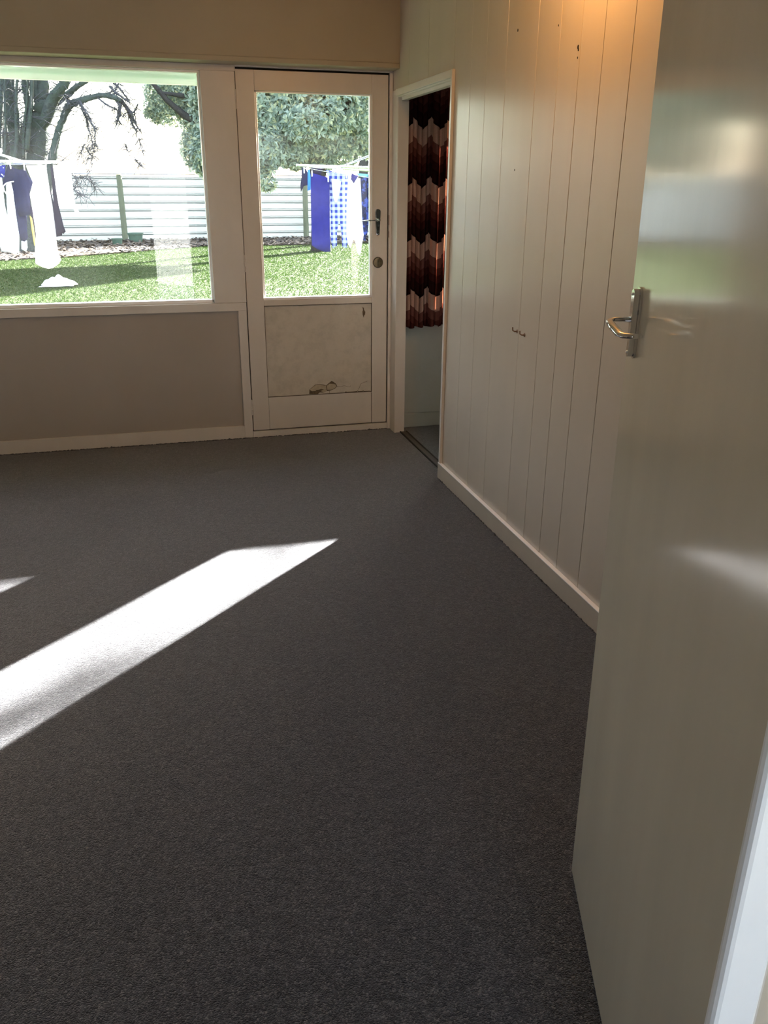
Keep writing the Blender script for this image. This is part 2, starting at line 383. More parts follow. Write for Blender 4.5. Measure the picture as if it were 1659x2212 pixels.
# side room beyond the opening
wn = boxes('wall_side_room', [(.2, .32, .0, .1, 0, H), (.32, 1.2, .0, .1, 0, .78), (.32, 1.2, .0, .1, 2.05, H), (1.2, 3.3, .0, .1, 0, H), (3.2, 3.3, -4.5, 0, 0, H), (.063, 3.3, -4.4, -4.3, 0, H)], 'next_wall'); tag(wn, kind='structure')
box('wall_panel', .063, .2, -.0, .012, 0, H, 'next_wall', wn)
# pelmet across the head of the window wall
pel = empty('trim_1', (-2.3, -.06, 2.036)); tag(pel, kind='structure')
box('pelmet_board', XL, 0, -.132, .012, 2.062, H, 'pelmet', pel)
box('pelmet_moulding', XL, 0, -.139, .012, 2.036, 2.062, 'pelmet', pel, bev=.004)
# baseboards
bb = box('baseboard_back', XL, -.922, -.006, .012, 0, .078, 'white_gloss', bev=.002); tag(bb, kind='structure')
bb = box('baseboard_right', -.018, .0, YF, -1.0, 0, .083, 'plank'); tag(bb, kind='structure')
box('baseboard_sheen', -.0185, .0, YF, -1.0, .083, .087, 'trim_white', bb, bev=.0012)  # white strip stands in for the sky sheen on the baseboard top
bb = box('baseboard_side_room', .063, 3.2, -.014, .0, 0, .092, 'next_wall', bev=.003); tag(bb, kind='structure')

# frayed carpet edge along the baseboards
bm = bmesh.new(); rnd = random.Random(12)
for k in range(1500):
    if k < 800: cx, cy_ = rnd.uniform(-2.4, -.02), -.009+rnd.uniform(-.003, .001)
    else: cx, cy_ = -.0205+rnd.uniform(-.001, .003), rnd.uniform(-3.6, -1.0)
    big = rnd.random() < .02
    r = rnd.uniform(.002, .0042)*(2.0 if big else 1)
    q = bmesh.ops.create_icosphere(bm, subdivisions=1, radius=r)
    sx, sy, sz = rnd.uniform(.8, 2.6), rnd.uniform(.8, 2.6), rnd.uniform(.6, 1.3)
    for v in q['verts']: v.co = Vector((cx+v.co.x*(sx if k < 800 else .8), cy_+v.co.y*(sy if k >= 800 else .8), .001+v.co.z*sz))
FLOOR = bpy.data.objects['floor']
o = link_mesh('carpet_fringe', bm, 'carpet', FLOOR); o['kind'] = 'stuff'

# ------------------------------------------------------------------ window_1 : wide picture window
w1 = empty('window_1', (-2.55, .03, .77)); tag(w1, 'wide fixed picture window with plain white timber frame', kind='structure')
box('window_frame_head', -3.45, -.868, -.010, .10, 2.006, 2.036, 'white_gloss', w1, bev=.003)
box('window_frame_stile', -1.053, -.872, -.010, .10, .815, 2.006, 'white_gloss', w1, bev=.003)
box('window_frame_stile', -3.46, -3.4, -.010, .10, .815, 2.006, 'white_gloss', w1, bev=.003)
box('window_sill_board', -3.46, -.874, -.012, .10, .768, .815, 'white_gloss', w1, bev=.003)
box('window_mullion', -2.62, -2.54, -.006, .10, .83, 2.0, 'white_gloss', w1, bev=.003)
boxes('glazing_bead', [(-3.4, -1.053, .012, .06, .815, .834), (-3.4, -1.053, .012, .06, 1.994, 2.006), (-1.066, -1.053, .012, .06, .82, 2.0)], 'trim_white', w1, bev=.002)
box('glass_pane', -2.54, -1.06, .034, .038, .83, 2.0, 'glass', w1)
box('glass_pane', -3.4, -2.62, .034, .038, .83, 2.0, 'glass', w1)

# ------------------------------------------------------------------ door_1 : half glazed back door
d1f = empty('trim_2', (-.45, 0, 0)); tag(d1f, 'white painted timber frame round the glazed back door', kind='structure')
box('door_casing', -.924, -.874, -.008, .10, 0, .77, 'white_gloss', d1f, bev=.003)
box('door_jamb', -.0195, -.0005, -.010, .10, 0, 2.03, 'white_gloss', d1f, bev=.003)
box('door_head', -.872, -.0005, -.008, .10, 2.029, 2.037, 'white_gloss', d1f, bev=.001)
bm = bmesh.new(); bbox(bm, -.872, -.021, -.006, .10, 0.0, .0385, 0)
link_mesh('threshold', bm, 'white_gloss', d1f)
boxes('door_shadow_gap', [(-.872, -.021, .012, .09, 0.037, .0435), (-.872, -.021, .012, .09, 2.019, 2.0295), (-.8735, -.869, .012, .09, 0, 2.03), (-.025, -.019, .012, .09, 0, 2.03), (-.86, -.03, .042, .09, 2.0, 2.03), (-.872, -.862, .042, .09, 0, 2.03), (-.03, -.02, .042, .09, 0, 2.03)], 'dark_gap', d1f)
d1 = empty('door_1', (-.45, .0, .043)); tag(d1, 'half glazed white back door with a peeling lower panel', kind='structure')
L0, L1, Z0, Z1 = -.8685, -.0255, .0440, 2.0185
GX0, GX1, GZ0, GZ1, PZ = -.770, -.1195, .826, 1.920, .246
box('door_stile', L0, GX0, 0, .04, Z0, Z1, 'door_white', d1, bev=.002)
box('door_stile', GX1, L1, 0, .04, Z0, Z1, 'door_white', d1, bev=.002)
box('top_rail', GX0, GX1, 0.0006, .04, GZ1, Z1, 'door_white', d1, bev=.002)
box('middle_rail', GX0, GX1, 0.0, .04, .789, GZ0-.003, 'door_white', d1, bev=.003)
box('bottom_rail', GX0+.001, GX1-.002, 0.0006, .04, Z0, PZ, 'door_white', d1, bev=.003)
box('lower_panel', GX0, GX1, .008, .03, PZ, .789, 'door_panel', d1)
boxes('panel_groove', [(GX0-.001, GX0+.0016, .0004, .009, PZ-.002, .789), (GX1-.0016, GX1+.001, .0004, .009, PZ, .789), (GX0, GX1, .0004, .009, PZ-.0016, PZ+.0012), (GX0, GX1, .001, .009, .7865, .789), (GX1-.0025, GX1-.0008, -.0003, .003, Z0, PZ-.01)], 'joint_brown', d1)  # dark brown strips along the panel joints
boxes('glazing_bead', [(GX0, GX1, .004, .04, GZ0-.004, GZ0+.010), (GX0, GX0+.012, .014, .04, GZ0, GZ1), (GX1-.010, GX1, .012, .04, GZ0, GZ1), (GX0, GX1, .014, .04, GZ1-.008, GZ1)], 'trim_white', d1, bev=.0015)
box('glass_pane', GX0+.004, GX1-.004, .024, .028, GZ0, GZ1, 'glass', d1)
def hinge(zc, h):
    bm = bmesh.new()
    for k in range(3):
        q = h/3
        z0 = zc-h/2+k*q
        tube(bm, [(-.8725, -.005, z0+.001), (-.8725, -.005, z0+q-.001)], .0062, 10)
    bbox(bm, -.886, -.858, -.002, .001, zc-h/2+.004, zc+h/2-.004)
    return link_mesh('hinge', bm, 'white_gloss', d1)
for zc in (1.875, 1.032, .19): hinge(zc, .096)
# lever handle on its tapered plate
def plate_outline(cx, z0, z1, wt, wb):
    pts = []
    for k in range(7):
        a = math.pi*k/6; pts.append((cx+wt*math.cos(a), z1-wt*.8+wt*.8*math.sin(a)))
    for k in range(7):
        a = math.pi + math.pi*k/6; pts.append((cx+wb*math.cos(a), z0+wb*.8+wb*.8*math.sin(a)))
    return pts
bm = bmesh.new(); prism(bm, plate_outline(-.084, 1.177, 1.323, .0165, .011), -.002, .0)
prism(bm, plate_outline(-.084, 1.182, 1.318, .0135, .008), -.010, -.002)
hp = link_mesh('handle_plate', bm, 'chrome', d1); 
bm = bmesh.new(); lathe(bm, [(.0095, 0), (.0095, .02), (.007, .026)], (-.084, -.008, 1.263), 'y', 14)
tube(bm, [(-.084, -.034, 1.263), (-.110, -.036, 1.262), (-.150, -.035, 1.261), (-.192, -.028, 1.259)], [.006, .006, .007, .003], 8, flat=.55)
link_mesh('lever', bm, 'chrome', hp)
bm = bmesh.new(); bbox(bm, -.0865, -.0815, -.0125, -.009, 1.207, 1.226); bmesh.ops.create_uvsphere(bm, u_segments=8, v_segments=6, radius=.003, matrix=Matrix.Translation((-.084, -.010, 1.192)))
link_mesh('keyhole', bm, 'dark_gap', hp)
bm = bmesh.new(); lathe(bm, [(.031, 0), (.031, .006), (.027, .010), (.010, .012)], (-.083, 0, 1.024), 'y', 28)
lk = link_mesh('night_latch', bm, 'bronze', d1)
bm = bmesh.new(); bbox(bm, -.0865, -.0795, -.026, -.010, 1.008, 1.040, .003)
link_mesh('thumb_turn', bm, 'bronze', lk)
boxes('strike_plate', [(-.0205, -.0175, -.013, -.009, 1.235, 1.29), (-.0205, -.0180, -.013, -.009, 1.165, 1.20)], 'rust', d1f)
# peeling paint on the lower panel
def patch(name, pts, yb, th, mat, parent):
    bm = bmesh.new(); prism(bm, [(at(px, py, .008).x, at(px, py, .008).z) for px, py in pts], yb-th, yb+.001)
    return link_mesh(name, bm, mat, parent)
z5 = lambda L: [(640+X/8.295, 800+Y/8.295) for X, Y in L]
ex = patch('bare_patch', z5([(232, 425), (235, 345), (300, 290), (340, 255), (420, 248), (500, 256), (535, 272), (575, 235), (630, 190), (665, 205), (712, 240), (735, 285), (690, 330), (620, 358), (545, 372), (490, 398), (420, 395), (385, 425)]), .008, .0012, 'exposed_wood', d1)
ex['label'] = 'brown bare board showing through the peeled paint'
fl = patch('paint_flake', z5([(240, 345), (300, 295), (345, 262), (420, 254), (480, 268), (530, 275), (540, 340), (500, 345), (445, 330), (400, 345), (350, 350), (345, 368), (280, 372)]), .0065, .003, 'flake', d1)
fl = patch('paint_flake', z5([(548, 275), (590, 240), (640, 240), (700, 250), (720, 285), (680, 322), (620, 345), (555, 345)]), .0065, .0028, 'flake', d1)
fl = patch('paint_flake', z5([(470, 350), (545, 345), (548, 368), (490, 392), (440, 372)]), .0065, .003, 'flake', d1)
z3 = lambda L: [(480+X/3.19, 600+Y/3.19) for X, Y in L]
ex = patch('bare_patch', z3([(966, 202), (975, 206), (978, 222), (986, 235), (984, 252), (977, 262), (974, 275), (968, 255), (966, 235), (970, 222)]), .008, .0012, 'exposed_wood', d1)
def crack(pts, wd):
    bm = bmesh.new(); q = [at(px, py, .008) for px, py in pts]
    tube(bm, [(p.x, .008, p.z) for p in q], wd, 5); link_mesh('paint_crack', bm, 'exposed_wood', d1)
crack(z5([(735, 285), (800, 292), (860, 275), (920, 292), (960, 296), (980, 270)]), .0008)
crack(z5([(1115, 345), (1130, 310), (1160, 240), (1210, 215), (1270, 200)]), .0010)
crack(z5([(590, 362), (598, 410)]), .0009)
crack(z5([(870, 396), (890, 384), (905, 392), (1010, 386), (1080, 380), (1100, 366), (1120, 380), (1180, 375), (1200, 362), (1215, 376), (1320, 372)]), .0022)

# ------------------------------------------------------------------ opening to the side room
oc = empty('trim_3', (0, -.55, 0)); tag(oc, 'narrow white casing round the curtained side opening', kind='structure')
box('casing_side', -.015, .0, -1.021, -1.0, .086, 1.938, 'white_gloss', oc, bev=.002)
box('casing_head', -.015, .0, -1.0, -.11, 1.905, 1.938, 'white_gloss', oc, bev=.002)
box('casing_post', -.002, .0, -.112, -.0, 0, 1.938, 'white_gloss', oc)
box('jamb_face', .002, .062, -.113, -.109, 0, 1.905, 'white_gloss', oc)
box('jamb_stop', .0, .006, -.116, -.109, 0, 1.905, 'white_gloss', oc)
tr = empty('sliding_door_track', (.055, -.55, 0)); tag(tr, 'brown sliding door track set into the carpet across the side opening', 'track')
box('track_base', .035, .085, -.985, -.115, 0, .006, 'track', tr)
box('track_groove', .034, .041, -.985, -.115, 0.001, .0085, 'dark_gap', tr)
box('track_groove', .073, .080, -.985, -.115, 0.001, .0085, 'dark_gap', tr)
# window_2 in the side room
w2 = empty('window_2', (1.25, .03, .78)); tag(w2, kind='structure')
boxes('window_frame', [(.32, 1.2, .0, .1, .78, .80), (.32, 1.2, .0, .1, 2.0, 2.05), (.32, .35, .0, .1, .80, 2.0), (1.16, 1.2, .0, .1, .80, 2.0)], 'white_gloss', w2)
box('glass_pane', .35, 1.16, .05, .054, .80, 2.0, 'glass', w2)
# the patterned curtain
def curtain():
    bm = bmesh.new(); uvl = bm.loops.layers.uv.new('UVMap')
    x0, x1, z0, z1 = .068, .447, .648, 2.203
    nx, nz = 260, 40
    prof = []; u = 0; last = None
    for i in range(nx+1):
        f = i/nx; x = x0+(x1-x0)*f
        ph = f*2*math.pi*13.5 + 1.6*math.sin(f*9.0) + 1.1*math.sin(f*23)
        y = -.085 + .017*math.sin(ph)*(1+.5*math.sin(f*31)) + .010*math.sin(ph*.37+1) + .004*math.sin(ph*2.1)
        xx = x + .0070*math.cos(ph)
        if last: u += math.hypot(xx-last[0], y-last[1])
        last = (xx, y); prof.append((xx, y, u, ph))
    V = []
    for j in range(nz+1):
        g = j/nz
        row = []
        for (x, y, u, ph) in prof:
            z = z0+(z1-z0)*g + (1-g)*.006*math.sin(ph*.5+.4) + (1-g)*(.012*(x-x0)/(x1-x0))
            yy = -.085+(y+.085)*(1.05-.35*g) + .004*math.sin(3*g+x*40)
            row.append((bm.verts.new((x, yy, z)), u, z0+(z1-z0)*g))
        V.append(row)
    for j in range(nz):
        for i in range(nx):
            q = (V[j][i], V[j][i+1], V[j+1][i+1], V[j+1][i])
            fc = bm.faces.new([a[0] for a in q])
            for l, a in zip(fc.loops, q): l[uvl].uv = (a[1], a[2])
    return link_mesh('curtain', bm, 'curtain', smooth=True)
cu = curtain(); tag(cu, 'brown and pink scallop patterned curtain hanging in the side room window', 'curtain')
bm = bmesh.new(); tube(bm, [(.05, -.06, 2.215), (1.3, -.06, 2.215)], .009, 10)
for xx in (.12, .7, 1.25): bbox(bm, xx-.01, xx+.01, -.06, .0, 2.205, 2.225)
rl = link_mesh('curtain_rail', bm, 'white_gloss'); tag(rl, 'white curtain rail above the side room window', 'rail')

# ------------------------------------------------------------------ door_2 : open flush door beside the camera
LEAD = Vector((-.6097, -3.676)); DIR = Vector((.322, .947)).normalized(); DW = .768
HNG = LEAD - DIR*DW
d2 = empty('door_2', (HNG.x, HNG.y, 0), math.atan2(DIR.y, DIR.x)); d2.rotation_euler.x = R(-.42); tag(d2, 'glossy beige flush door standing open at the right', kind='structure')
bm = bbox(bmesh.new(), 0, DW, -.036, 0, .014, 2.0, .0015); leaf = link_mesh('door_leaf', bm, 'flush_door', d2, local=True)
# local +y faces the room (left side in the picture)
HX = DW-.062; HZ = 1.243
bm = bmesh.new()
def plate_loc(z0, z1, wt, wb, y0, y1):
    b2 = bmesh.new(); prism(b2, plate_outline(HX, z0, z1, wt, wb), y0, y1)
    me = bpy.data.meshes.new('t'); b2.to_mesh(me); b2.free(); bm.from_mesh(me); bpy.data.meshes.remove(me)
plate_loc(HZ-.058, HZ+.058, .0150, .0105, 0, .004); plate_loc(HZ-.055, HZ+.055, .0105, .007, .004, .013)
hp2 = link_mesh('handle_plate', bm, 'chrome', d2, local=True)
bm = bmesh.new(); b0 = .012
pts = [(HX, b0, HZ+.006), (HX, .038, HZ+.006), (HX-.004, .046, HZ+.005), (HX-.014, .050, HZ+.004), (HX-.05, .050, HZ+.001), (HX-.095, .049, HZ-.002), (HX-.107, .045, HZ-.003), (HX-.111, .034, HZ-.003), (HX-.111, .018, HZ-.003)]
tube(bm, pts, [.007, .0062, .0062, .0065, .0072, .0072, .0068, .0066, .005], 12, flat=.62, upv=(0, 0, 1))
link_mesh('lever', bm, 'chrome', hp2, smooth=True, local=True)
bm = bmesh.new()
for zz in (HZ+.047, HZ-.047): bmesh.ops.create_uvsphere(bm, u_segments=8, v_segments=6, radius=.0026, matrix=Matrix.Translation((HX, .013, zz)))
link_mesh('screw', bm, 'steel', hp2, local=True)
# frame of that doorway, on the hall side
t4 = empty('trim_4', (-.83, -4.39, 0)); tag(t4, 'bright white door casing at the lower right edge of the picture', kind='structure')
box('casing_face', -.877, -.818, -4.427, -4.410, 0, 2.08, 'trim_white', t4, bev=.006)
box('jamb_lining', -.815, -.80, -4.41, -4.37, 0, 2.03, 'white_gloss', t4)
box('casing_face', -1.72, -1.64, -4.427, -4.410, 0, 2.08, 'trim_white', t4, bev=.006)
box('jamb_lining', -1.66, -1.645, -4.41, -4.37, 0, 2.03, 'white_gloss', t4)
box('casing_head', -1.64, -.877, -4.427, -4.410, 2.03, 2.08, 'trim_white', t4, bev=.006)
# hall sidelight
w3 = empty('window_3', (-1.09, -5.65, .08)); tag(w3, kind='structure')
boxes('window_frame', [(-1.34, -1.30, -5.7, -5.6, .08, 2.08), (-.88, -.84, -5.7, -5.6, .08, 2.08), (-1.30, -.88, -5.7, -5.6, .08, .12), (-1.30, -.88, -5.7, -5.6, 2.04, 2.08)], 'white_gloss', w3)
box('glass_pane', -1.30, -.88, -5.66, -5.655, .12, 2.04, 'glass', w3)

w4 = empty('hall_fill_window', (1.3, -5.65, .3)); tag(w4, kind='structure')  # unseen extra hall window, added to brighten the white casing
boxes('window_frame', [(.2, .24, -5.7, -5.6, .3, 2.25), (2.36, 2.4, -5.7, -5.6, .3, 2.25), (.24, 2.36, -5.7, -5.6, .3, .34), (.24, 2.36, -5.7, -5.6, 2.21, 2.25)], 'white_gloss', w4)
box('glass_pane', .24, 2.36, -5.66, -5.655, .34, 2.21, 'glass', w4)

# ------------------------------------------------------------------ lamp above the frame
LX, LY, LZ = -.26, -2.36, 2.31
lamp = empty('wall_lamp', (0, LY, LZ)); tag(lamp, 'small warm wall lamp high on the planked wall, just above the picture', 'lamp')
bm = bmesh.new()
for k in range(1): lathe(bm, [(.045, 0), (.045, .004), (.03, .012)], (0, 0, 0), 'z', 20)
for v in bm.verts: v.co = Vector((-v.co.z, LY+v.co.x, LZ+v.co.y))
link_mesh('wall_plate', bm, 'bronze', lamp)
bm = bmesh.new(); tube(bm, [(-.01, LY, LZ), (-.10, LY, LZ+.03), (-.19, LY, LZ+.075), (LX, LY, LZ+.055)], .006, 8)
link_mesh('lamp_arm', bm, 'bronze', lamp)
bm = bmesh.new(); lathe(bm, [(.022, .055), (.026, .05), (.012, .045)], (LX, LY, LZ), 'z', 16); link_mesh('lamp_holder', bm, 'bronze', lamp)
mt, t, bs = newmat('lamp_bulb'); bs.inputs['Emission Color'].default_value = (1, .62, .25, 1); bs.inputs['Emission Strength'].default_value = 20
bs.inputs['Base Color'].default_value = (1, .9, .8, 1)
bm = bmesh.new(); bmesh.ops.create_uvsphere(bm, u_segments=16, v_segments=10, radius=.024, matrix=Matrix.Translation((LX, LY, LZ+.022))); link_mesh('bulb', bm, mt, lamp, smooth=True)
ld = bpy.data.lights.new('lamp_light', 'POINT'); ld.energy = 19; ld.color = (1, .47, .13); ld.shadow_soft_size = .03
lo = bpy.data.objects.new('lamp_light', ld); COL.objects.link(lo); lo.parent = lamp; lo.location = (LX, 0, -.03)

# ------------------------------------------------------------------ outside: house edge, ground
GZ = -.15
ev = boxes('eave', [(XL-.5, 4, .1, .60, 2.095, 2.115), (XL-.5, 4, .60, .625, 1.992, 2.20), (XL-.5, 4, .585, .60, 1.992, 2.02)], 'soffit'); tag(ev, 'pale painted eave soffit and fascia outside the windows', kind='structure')
rf = boxes('roof', [(XL-.5, 4, -6.3, .65, 2.60, 2.66)], 'render'); tag(rf, kind='structure')
bs_ = boxes('wall_outer', [(XL-.3, XL-.1, -5.7, .1, -.2, 2.6), (3.3, 3.4, -5.7, .1, -.2, 2.6), (XL-.1, 3.3, .02, .1, -.2, 0), (XL-.1, 3.3, .1, .12, 2.115, 2.6)], 'render'); tag(bs_, kind='structure')
LAWN = gr = box('lawn_ground', -60, 60, .12, 90, GZ-.3, GZ, 'lawn'); tag(gr, 'mown green lawn behind the house', kind='structure')
gr = box('ground_front', -60, 60, -60, -5.72, GZ-.3, GZ, 'ground_reflector'); tag(gr, kind='structure')  # unseen ground, made pale to brighten the hall's reflection in the window
# bark bed along the fence
def flat(name, pts, z0, z1, mat):
    bm = bmesh.new(); a = [bm.verts.new((x, y, z1)) for x, y in pts]; b = [bm.verts.new((x, y, z0)) for x, y in pts]
    n = len(a); bm.faces.new(a); bm.faces.new(list(reversed(b)))
    for i in range(n): bm.faces.new((a[i], b[i], b[(i+1) % n], a[(i+1) % n]))
    bmesh.ops.recalc_face_normals(bm, faces=bm.faces); return link_mesh(name, bm, mat)
BED = [(-14, 14.0), (-6.5, 14.8), (-4.4, 15.6), (-3.2, 16.2), (-1.3, 18.0), (.4, 19.6), (2.2, 19.4), (4.5, 20.0), (12, 21.0), (12, 23.2), (3, 22.75), (-3, 22.05), (-14, 20.9)]
bed = flat('bark_bed', BED, GZ-.05, GZ+.03, 'mulch'); tag(bed, 'dark bark mulch bed along the foot of the iron fence', kind='structure')
def edge_y(x):
    for (xa, ya), (xb, yb) in zip(BED[:8], BED[1:9]):
        if xa <= x <= xb: return ya+(yb-ya)*(x-xa)/(xb-xa)
    return 99
FA = (22.38-22.0)/6.0
fence_y = lambda x: 22.38 + .11*x
bm = bmesh.new(); rnd = random.Random(3)
for k in range(5200):
    x = rnd.uniform(-7, 6.5); y = rnd.uniform(edge_y(x)-.25, fence_y(x)-.1)
    s = rnd.uniform(.03, .09); a = rnd.uniform(0, 6.28); tl = rnd.uniform(-.5, .5)
    c, s_ = math.cos(a)*s, math.sin(a)*s; h = GZ+.035+rnd.uniform(0, .04)
    vs = [bm.verts.new((x+dx*c-dy*s_*.4, y+dx*s_+dy*c*.4, h+tl*dx*s)) for dx, dy in ((-1, -1), (1, -1), (1, 1), (-1, 1))]
    bm.faces.new(vs)
ch = link_mesh('bark_chips', bm, 'chip', bed); ch['kind'] = 'stuff'
# grass
bm = bmesh.new(); rnd = random.Random(5)
def inview(x, y): return True
cnt = 0
while cnt < 130000:
    y = 3.5 + (rnd.random()**.8)*16.8; half = (y+5)*.26
    x = -1.41 + (y+4.96)*.10 + rnd.uniform(-1, 1)*half*1.15 - .3
    if y > edge_y(x)+.05: continue
    cnt += 1
    h = rnd.uniform(.012, .034); a = rnd.uniform(0, 6.28); wd = .004+.0006*y; ln = rnd.uniform(-.05, .05); ln2 = rnd.uniform(-.05, .05)
    ca, sa = math.cos(a)*wd, math.sin(a)*wd
    bm.faces.new([bm.verts.new((x-ca, y-sa, GZ-.005)), bm.verts.new((x+ca, y+sa, GZ-.005)), bm.verts.new((x+ln, y+ln2, GZ+h))])
g = link_mesh('grass', bm, 'grassblade', LAWN); tag(g, kind='stuff')

# ------------------------------------------------------------------ corrugated fence
fn = empty('iron_fence', (0, 22.38, GZ)); tag(fn, 'pale corrugated iron fence with timber posts along the back of the lawn', 'fence')
def sheet(xa, xb):
    bm = bmesh.new(); prof = []
    P = .222; z = GZ+.02
    k = 0
    while z < 1.69:
        for dz, dy in ((0, 0), (.172, -.004), (.173, .065), (.196, .065), (.198, .006), (.210, .006), (.211, .03), (.2215, .03)):
            if z+dz < 1.72: prof.append((z+dz, dy))
        z += P
    va = []; vb = []
    for z, dy in prof:
        va.append(bm.verts.new((xa, fence_y(xa)+dy, z))); vb.append(bm.verts.new((xb, fence_y(xb)+dy, z)))
    for i in range(len(prof)-1): bm.faces.new((va[i], vb[i], vb[i+1], va[i+1]))
    bmesh.ops.solidify(bm, geom=list(bm.faces), thickness=.004)
    return link_mesh('fence_sheet', bm, 'fence', fn)
p1 = at(264, 450, 22.0).x; p2 = at(660, 450, 22.7).x; sp = (p2-p1)/2
posts = [p1+sp*k for k in range(-4, 6)]
for a, b in zip(posts[:-1], posts[1:]): sheet(a+.003, b-.003)
for x in posts:
    bm = bmesh.new(); yb = fence_y(x)-.085
    tube(bm, [(x, yb, GZ), (x, yb, .8), (x, yb, 1.69)], [.088, .084, .080], 10)
    link_mesh('post', bm, 'post', fn)
xa, xb = posts[0], posts[-1]
bm = bmesh.new()
for z, r in ((1.715, .02),):
    tube(bm, [(xa, fence_y(xa)+.01, z), (xb, fence_y(xb)+.01, z)], r, 6)
link_mesh('capping', bm, 'steel', fn)
for (px, py, Y, w_, h_, lab) in [(294, 524, 21.3, .22, .24, 'larger green plastic planter at the foot of the iron fence'), (255, 537, 20.2, .15, .16, 'smaller green plastic planter on the bark bed, beside the fence post')]:
    p = at(px, py, Y); r = w_
    pl = empty('planter', (p.x, Y, GZ+.02)); tag(pl, lab, 'planter', 'green planters by the fence')
    bm = bmesh.new(); lathe(bm, [(r*.8, 0), (r*.95, h_*.9), (r*1.05, h_*.9), (r*1.05, h_*1.05), (r*.92, h_*1.05), (r*.9, h_*.85)], (p.x, Y, GZ+.02), 'z', 16); link_mesh('pot', bm, 'planter', pl)
    bm = bmesh.new(); lathe(bm, [(r*.88, h_*.84), (r*.6, h_*.92), (r*.1, h_*.95)], (p.x, Y, GZ+.02), 'z', 14); link_mesh('soil', bm, 'dirt', pl)
# crumpled white cloth lying on the grass
p = at(127, 625, 10.2); bm = bmesh.new(); bmesh.ops.create_grid(bm, x_segments=24, y_segments=16, size=1)
rnd = random.Random(8)
for v in bm.verts:
    r2 = v.co.x**2+v.co.y**2
    hgt = .125*max(0, 1-r2)**.8*(1+.35*math.sin(v.co.x*7+1)*math.cos(v.co.y*6)) + .004
    ang = math.atan2(v.co.y, v.co.x); k = 1+.12*math.sin(3*ang+1)+.08*math.sin(7*ang)
    v.co = Vector((p.x+v.co.x*.26*k, 10.2+v.co.y*.22*k, GZ+.02+hgt))
bmesh.ops.solidify(bm, geom=list(bm.faces), thickness=.006)
M['white_cloth'] = m_cloth('white_cloth', (.8, .8, .8), .04, .1)
o = link_mesh('fallen_cloth', bm, 'white_cloth', smooth=True); tag(o, 'crumpled white cloth lying on the lawn', 'cloth')

# ------------------------------------------------------------------ trees
def pathpts(L): return [tuple(at(px, py, Y)) for px, py, Y, r in L], [r for *_, r in L]
def limb(bm, L, seg=9, wob=.03, rnd=random.Random(4)):
    P, Rr = pathpts(L)
    # smooth resample
    out = []; rr = []
    n = len(P)
    for i in range(n-1):
        p0 = Vector(P[max(i-1, 0)]); p1 = Vector(P[i]); p2 = Vector(P[i+1]); p3 = Vector(P[min(i+2, n-1)])
        for k in range(5):
            u = k/5
            q = .5*((2*p1)+(-p0+p2)*u+(2*p0-5*p1+4*p2-p3)*u*u+(-p0+3*p1-3*p2+p3)*u**3)
            rad = Rr[i]*(1-u)+Rr[i+1]*u
            q += Vector((rnd.gauss(0, wob*rad*3), rnd.gauss(0, wob*rad*3), 0)); out.append(q); rr.append(rad*(1+rnd.uniform(-.08, .08)))
    out.append(Vector(P[-1])); rr.append(Rr[-1])
    tube(bm, out, rr, seg); return out, rr
TY = 18.0
dt = empty('bare_tree', at(62, 545, TY)); dt.location.z = GZ; WPOS[dt.name] = Vector(dt.location)
tag(dt, 'large bare multi-trunked tree behind the washing at the left', 'tree')
mpp = (TY+5)/1790*1.02   # metres per pixel about there
trunks = [
  [(64, 560, TY, .34), (70, 480, TY, .26), (78, 400, TY, .24), (80, 340, TY, .25), (86, 280, TY, .24), (92, 235, TY, .20), (92, 200, TY, .15), (94, 150, TY, .11), (96, 60, TY, .06)],
  [(52, 555, TY+.6, .34), (40, 470, TY+.6, .30), (38, 400, TY+.6, .28), (40, 330, TY+.6, .26), (32, 270, TY+.6, .22), (20, 215, TY+.6, .17), (10, 160, TY+.6, .13), (0, 80, TY+.6, .07)],
  [(30, 555, TY+1.2, .3), (14, 460, TY+1.2, .22), (10, 360, TY+1.2, .20), (12, 280, TY+1.2, .2), (4, 220, TY+1.2, .18), (-6, 160, TY+1.2, .13), (-14, 60, TY+1.2, .06)],
  [(66, 330, TY, .12), (64, 270, TY, .10), (60, 220, TY, .085), (54, 190, TY, .07), (50, 150, TY, .06), (44, 60, TY, .03)],
  [(86, 280, TY, .16), (104, 240, TY-.3, .14), (118, 210, TY-.5, .13), (132, 190, TY-.7, .11), (145, 172, TY-.8, .09), (160, 130, TY-.9, .06)],
  [(92, 230, TY, .12), (80, 205, TY, .10), (77, 180, TY, .085), (74, 150, TY, .07), (70, 60, TY, .03)],
  [(100, 250, TY, .10), (112, 226, TY, .09), (124, 206, TY+.2, .085), (134, 188, TY+.3, .08), (142, 172, TY+.3, .07), (158, 100, TY+.3, .05)],
  [(108, 238, TY, .08), (128, 218, TY-.2, .075), (150, 200, TY-.3, .07), (168, 186, TY-.4, .06), (185, 176, TY-.5, .05), (215, 150, TY-.5, .04)],
  [(98, 430, TY-.6, .12), (108, 380, TY-.6, .115), (114, 345, TY-.6, .105), (120, 310, TY-.6, .095), (126, 284, TY-.6, .085), (137, 255, TY-.6, .08), (150, 228, TY-.7, .085), (172, 218, TY-.8, .07), (200, 210, TY-.9, .062), (222, 206, TY-1, .058), (245, 210, TY-1.1, .058), (262, 218, TY-1.1, .05)],
]
rs = random.Random(17)
